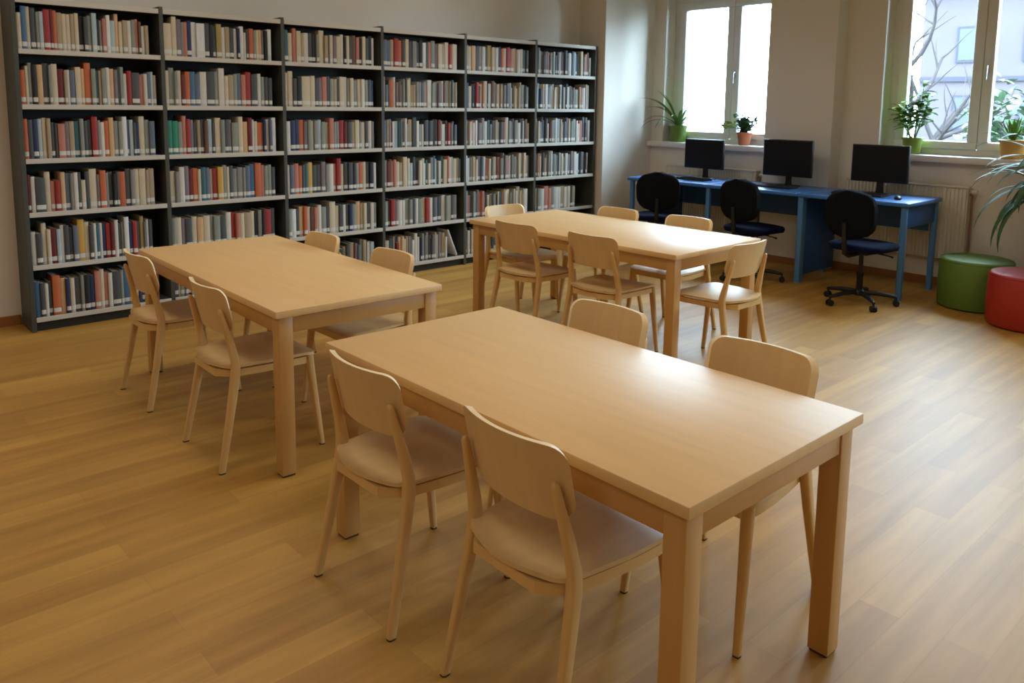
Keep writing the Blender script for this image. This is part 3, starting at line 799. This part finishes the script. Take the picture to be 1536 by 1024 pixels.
# spider plant with long arching leaves
t = thing('potted_spider_plant', (7.85, 5.775, SZ), 0, 'plant with long arching leaves in an olive green pot on the left sill', 'plant', 'potted plants on the window sills')
pot(t, .088, .112, .195, M['pot_olive'])
bm = bmesh.new()
VL = Vector((-.5, .86, 0))   # leaves fan out along the sill
for az, el, ln, dr in ((150, 60, .50, 1.6), (158, 72, .52, .8), (142, 62, .60, 1.3), (136, 44, .46, 1.9), (-60, 48, .46, 2.0), (-80, 58, .50, 1.9), (200, 55, .34, 1.7), (165, 58, .6, 1.15),
                       (-60, 76, .3, .8), (150, 66, .40, 1.4), (175, 36, .44, 1.9), (-110, 44, .44, 2.0), (-76, 36, .38, 1.8), (225, 62, .36, 1.4), (140, 78, .46, .7), (145, 30, .5, 1.7), (-95, 70, .36, 1.0)):
    leaf(bm, (.014*math.cos(R(az)), .014*math.sin(R(az)), .185), R(az), R(el), ln, .042, dr, 14)
link_mesh('foliage', bm, M['leaf_grey'], t, smooth=50)
# bushy plant in terracotta with a trailing yellow-green shoot
t = thing('potted_bushy_plant', (7.86, 4.885, SZ), 0, 'bushy plant with a trailing pale shoot in a terracotta pot on the left sill', 'plant', 'potted plants on the window sills')
pot(t, .06, .082, .14, M['pot_terra'])
bm = bmesh.new()
for k in range(26):
    az = prn.uniform(0, 2*PI); el = prn.uniform(.55, 1.5); ln = prn.uniform(.13, .25)
    tip = Vector((math.cos(az)*math.cos(el), math.sin(az)*math.cos(el), math.sin(el)))*ln+Vector((0, 0, .13))
    tube(bm, [(0.02*math.cos(az), .02*math.sin(az), .128), tuple(tip*.6+Vector((0, 0, .054))), tuple(tip)], [.003, .0025, .0015], 6)
    for q in range(9):
        f = .08+.92*q/8; b0 = Vector((0, 0, .13)).lerp(tip, f); a2 = prn.uniform(0, 2*PI)
        oval_leaf(bm, b0, (math.cos(a2), math.sin(a2), prn.uniform(.1, .9)), prn.uniform(.065, .095), prn.uniform(.036, .052))
link_mesh('foliage', bm, M['leaf_dark'], t, smooth=50)
bm = bmesh.new()
for dz in (0, .03):
    tube(bm, [(0, .03, .128), (-.02, .11, .19+dz), (-.03, .2, .18+dz), (-.03, .28, .15+dz)], [.003, .003, .002, .0015], 6)
for q in range(24):
    f = q/23; b0 = Vector((-.02-.01*f, .08+.21*f, .18+.025*math.sin(f*3)-.03*f*f+.03*(q % 2)))
    a2 = prn.uniform(0, 2*PI); oval_leaf(bm, b0, (math.cos(a2)*.6, math.sin(a2), prn.uniform(-.2, .6)), .085, .05)
tag(link_mesh('shoot', bm, M['leaf_lime'], t, smooth=50), 'trailing yellow-green shoot')
# tall leafy plant in a lime pot
t = thing('potted_leafy_plant', (7.84, 3.08, SZ), 0, 'tall leafy plant in a lime green pot on the right sill', 'plant', 'potted plants on the window sills')
pot(t, .07, .092, .155, M['pot_lime'])
for nm, mm, stems in (('foliage', 'leaf_mid', ((-.02, -.06, .50), (.0, -.09, .38), (-.02, .03, .32), (.03, -.02, .42), (-.04, -.1, .28), (-.02, .07, .24))), ('young_leaves', 'leaf_lime', ((-.02, .10, .33), (.0, .12, .26)))):
    bm = bmesh.new()
    for sx, sy, hh in stems:
        pts = [(sx*.2, sy*.2, .145), (sx*.5, sy*.6, .145+hh*.35), (sx*.9, sy*1.1, .145+hh*.7), (sx, sy*1.2, .145+hh)]
        tube(bm, pts, [.006, .005, .004, .002], 7)
        for q in range(14):
            f = .35+.65*q/13
            i = min(2, int(f*3)); b0 = Vector(pts[i]).lerp(Vector(pts[i+1]), f*3-i)
            a2 = q*2.4+prn.uniform(-.4, .4)
            oval_leaf(bm, b0, (math.cos(a2), math.sin(a2), prn.uniform(-.2, .7)), prn.uniform(.10, .14), prn.uniform(.055, .08))
    link_mesh(nm, bm, M[mm], t, smooth=50)
# aloe in a tan pot
t = thing('potted_aloe', (7.85, 2.245, SZ), 0, 'spiky aloe in a tan pot at the right end of the right sill', 'plant', 'potted plants on the window sills')
pot(t, .082, .108, .165, M['pot_tan'])
bm = bmesh.new()
for k in range(22):
    az = k*2.39996; el = R(86-k*1.9); ln = .115+.06*((k*7) % 5)/4
    leaf(bm, (.014*math.cos(az), .014*math.sin(az), .155), az, el, ln*1.25, .036, -.15, 8, .5)
link_mesh('foliage', bm, M['leaf_mid'], t, smooth=50)
# large palm behind the red pouf
t = thing('potted_palm', (7.38, 1.76, 0), 0, 'large dark palm with drooping narrow leaves at the right edge of the photo', 'plant')
bm = bmesh.new(); lathe(bm, [(.13, 0), (.14, .006), (.175, .33), (.185, .33), (.185, .36), (.165, .36), (.16, .33)], 36); link_mesh('pot', bm, M['pot_grey'], t, smooth=35)
bm = bmesh.new(); lathe(bm, [(.158, .331), (.158, .335), (.01, .345)], 24); link_mesh('soil', bm, M['soil'], t, smooth=50)
bm = bmesh.new()
for a in (0, 2.1, 4.2): tube(bm, [(.03*math.cos(a), .03*math.sin(a), .34), (.035*math.cos(a), .035*math.sin(a), .7), (.03*math.cos(a+.3), .03*math.sin(a+.3), 1.12)], [.02, .017, .014], 8)
link_mesh('stem', bm, M['bark'], t, smooth=50)
bm = bmesh.new()
for k in range(120):
    az = k*2.39996; el = R(prn.uniform(0, 80)); ln = prn.uniform(.55, .85)
    if math.cos(az) > -.1: ln *= .45                    # the wall keeps that side short
    a3 = prn.uniform(0, 6.28)
    leaf(bm, (.035*math.cos(a3), .035*math.sin(a3), prn.uniform(.86, 1.16)), az, el, ln, .054, prn.uniform(1.4, 2.2), 12, .2)
link_mesh('foliage', bm, M['leaf_dark'], t, smooth=50)

# ------------------------------------------------------------------ outdoors, seen through the right window
GZ = -1.2
bm = bmesh.new(); box(bm, XO, 70, -40, 60, GZ-.2, GZ); o = link_mesh('ground', bm, M['ground']); o['kind'] = 'structure'
BX, BY0, BY1, BH = 26., -14., 10.15, 5.15
t = thing('building', (BX+4, (BY0+BY1)/2, GZ), 0, 'pale blurred building beyond the right window', 'building')
oy = (BY0+BY1)/2; ln = (BY1-BY0)/2
bm = bmesh.new(); box(bm, -4, 4, -ln, ln, 0, BH-GZ); link_mesh('wall', bm, M['facade'], t)
bm = bmesh.new(); box(bm, -4.35, 4.3, -ln-.3, ln+.3, BH-GZ, BH-GZ+.22); link_mesh('roof', bm, M['facade_trim'], t)
for z in (1.55, 3.65):
    bm = bmesh.new(); box(bm, -4.08, -4.0, -ln, ln, z, z+.14); link_mesh('cornice', bm, M['facade_trim'], t)
for z in (.35, 2.2, 4.2):
    y = ln-1.0
    while y > -ln+1:
        bm = bmesh.new(); box(bm, -4.05, -3.99, y-1.0, y, z, z+1.05); f = link_mesh('window', bm, M['facade_trim'], t)
        bm = bmesh.new(); box(bm, -4.06, -4.051, y-.93, y-.07, z+.07, z+.98); link_mesh('pane', bm, M['facade_win'], f)
        y -= 1.75
# bare tree
def tree(x, y, seed, h, label):
    r_ = random.Random(seed)
    t = thing('bare_tree', (x, y, GZ), 0, label, 'tree', 'trees outside the right window')
    bm = bmesh.new(); bm2 = bmesh.new()
    def grow(target, p, d, l, rad, lev):
        pts = [p]; q = p.copy(); dd = d.copy()
        for i in range(5):
            dd = (dd+Vector((r_.uniform(-.16, .16), r_.uniform(-.16, .16), r_.uniform(-.04, .14)))).normalized()
            q = q+dd*l/5; pts.append(q.copy())
        tube(target, pts, [rad*(1-(.5 if lev else .85)*i/5) for i in range(6)], 7)
        if lev == 0: return
        for c in range(5 if lev > 1 else 4):
            k = r_.choice((2, 3, 4, 5)); ax = Vector((r_.uniform(-1, 1), r_.uniform(-1, 1), r_.uniform(-.1, .6))).normalized()
            grow(bm2, pts[k], (dd*.75+ax*.85).normalized(), l*r_.uniform(.5, .75), rad*.5, lev-1)
    grow(bm, Vector((0, 0, -.05)), Vector((-.02, -.1, 1)).normalized(), h*.5, h*.025, 3)
    link_mesh('trunk', bm, M['bark'], t, smooth=60); link_mesh('branches', bm2, M['bark'], t, smooth=60)
tree(15.5, 6.35, 5, 6.8, 'bare grey tree outside the left pane of the right window')
def bush(x, y, r, h, seed, label):
    r_ = random.Random(seed)
    t = thing('shrub', (x, y, GZ), 0, label, 'shrub', 'greenery outside the right window')
    bm = bmesh.new(); tube(bm, [(0, 0, -.05), (.05, 0, h*.4), (0, .05, h*.8)], [.09, .06, .03], 8); link_mesh('trunk', bm, M['bark'], t, smooth=60)
    bm = bmesh.new()
    for k in range(900):
        v = Vector((r_.gauss(0, 1), r_.gauss(0, 1), r_.gauss(0, 1))).normalized()*r_.uniform(.45, 1)
        b0 = Vector((v.x*r, v.y*r, h*.55+v.z*h*.45))
        oval_leaf(bm, b0, (r_.uniform(-1, 1), r_.uniform(-1, 1), r_.uniform(-.5, .8)), r_.uniform(.14, .26), r_.uniform(.07, .13))
    link_mesh('foliage', bm, M['bush'], t, smooth=60)
bush(12.6, 3.75, .62, 3.3, 11, 'pale green shrub outside the right pane of the right window')
bush(15.6, 2.9, .9, 4.4, 12, 'taller green shrub outside at the right edge of the right window')

# ------------------------------------------------------------------ light: overcast sky through the windows, soft ceiling lamps
w = bpy.data.worlds.new('overcast_sky'); S.world = w; w.use_nodes = True
bg = w.node_tree.nodes['Background']
bg.inputs['Color'].default_value = (.60, .80, 1.0, 1); bg.inputs['Strength'].default_value = 40.0
def area(name, loc, rot, sx, sy, e, col, portal=False):
    l = bpy.data.lights.new(name, 'AREA'); l.shape = 'RECTANGLE'; l.size = sx; l.size_y = sy; l.energy = e; l.color = col
    o = bpy.data.objects.new(name, l); COL.objects.link(o); o.location = loc; o.rotation_euler = rot
    if portal: l.cycles.is_portal = True
    else: l.spread = R(160)
    return o
for n, (a, b) in enumerate(WIN):
    area('window_portal', (8.22, (a+b)/2, (WZ0+WZ1)/2), (0, R(90), 0), WZ1-WZ0, b-a, 1, (1, 1, 1), True)
for x in (-1.3, 1.8, 4.3):
    for y in (-1.5, 1.75, 4.7):
        area('ceiling_light', (x, y, ZC-.02), (0, 0, 0), 1.1, 1.1, 9 if y < 0 else (13 if y < 4 else 17), (1.0, .94, .84))
S.view_settings.view_transform = 'Standard'; S.view_settings.look = 'None'; S.view_settings.gamma = 1
S.view_settings.use_curve_mapping = False
S.view_settings.exposure = 0.08
S.cycles.max_bounces = 10; S.cycles.diffuse_bounces = 6; S.cycles.transparent_max_bounces = 12
S.cycles.sample_clamp_indirect = 6
S.cycles.caustics_reflective = False; S.cycles.caustics_refractive = False
S.cycles.filter_width = 2.0
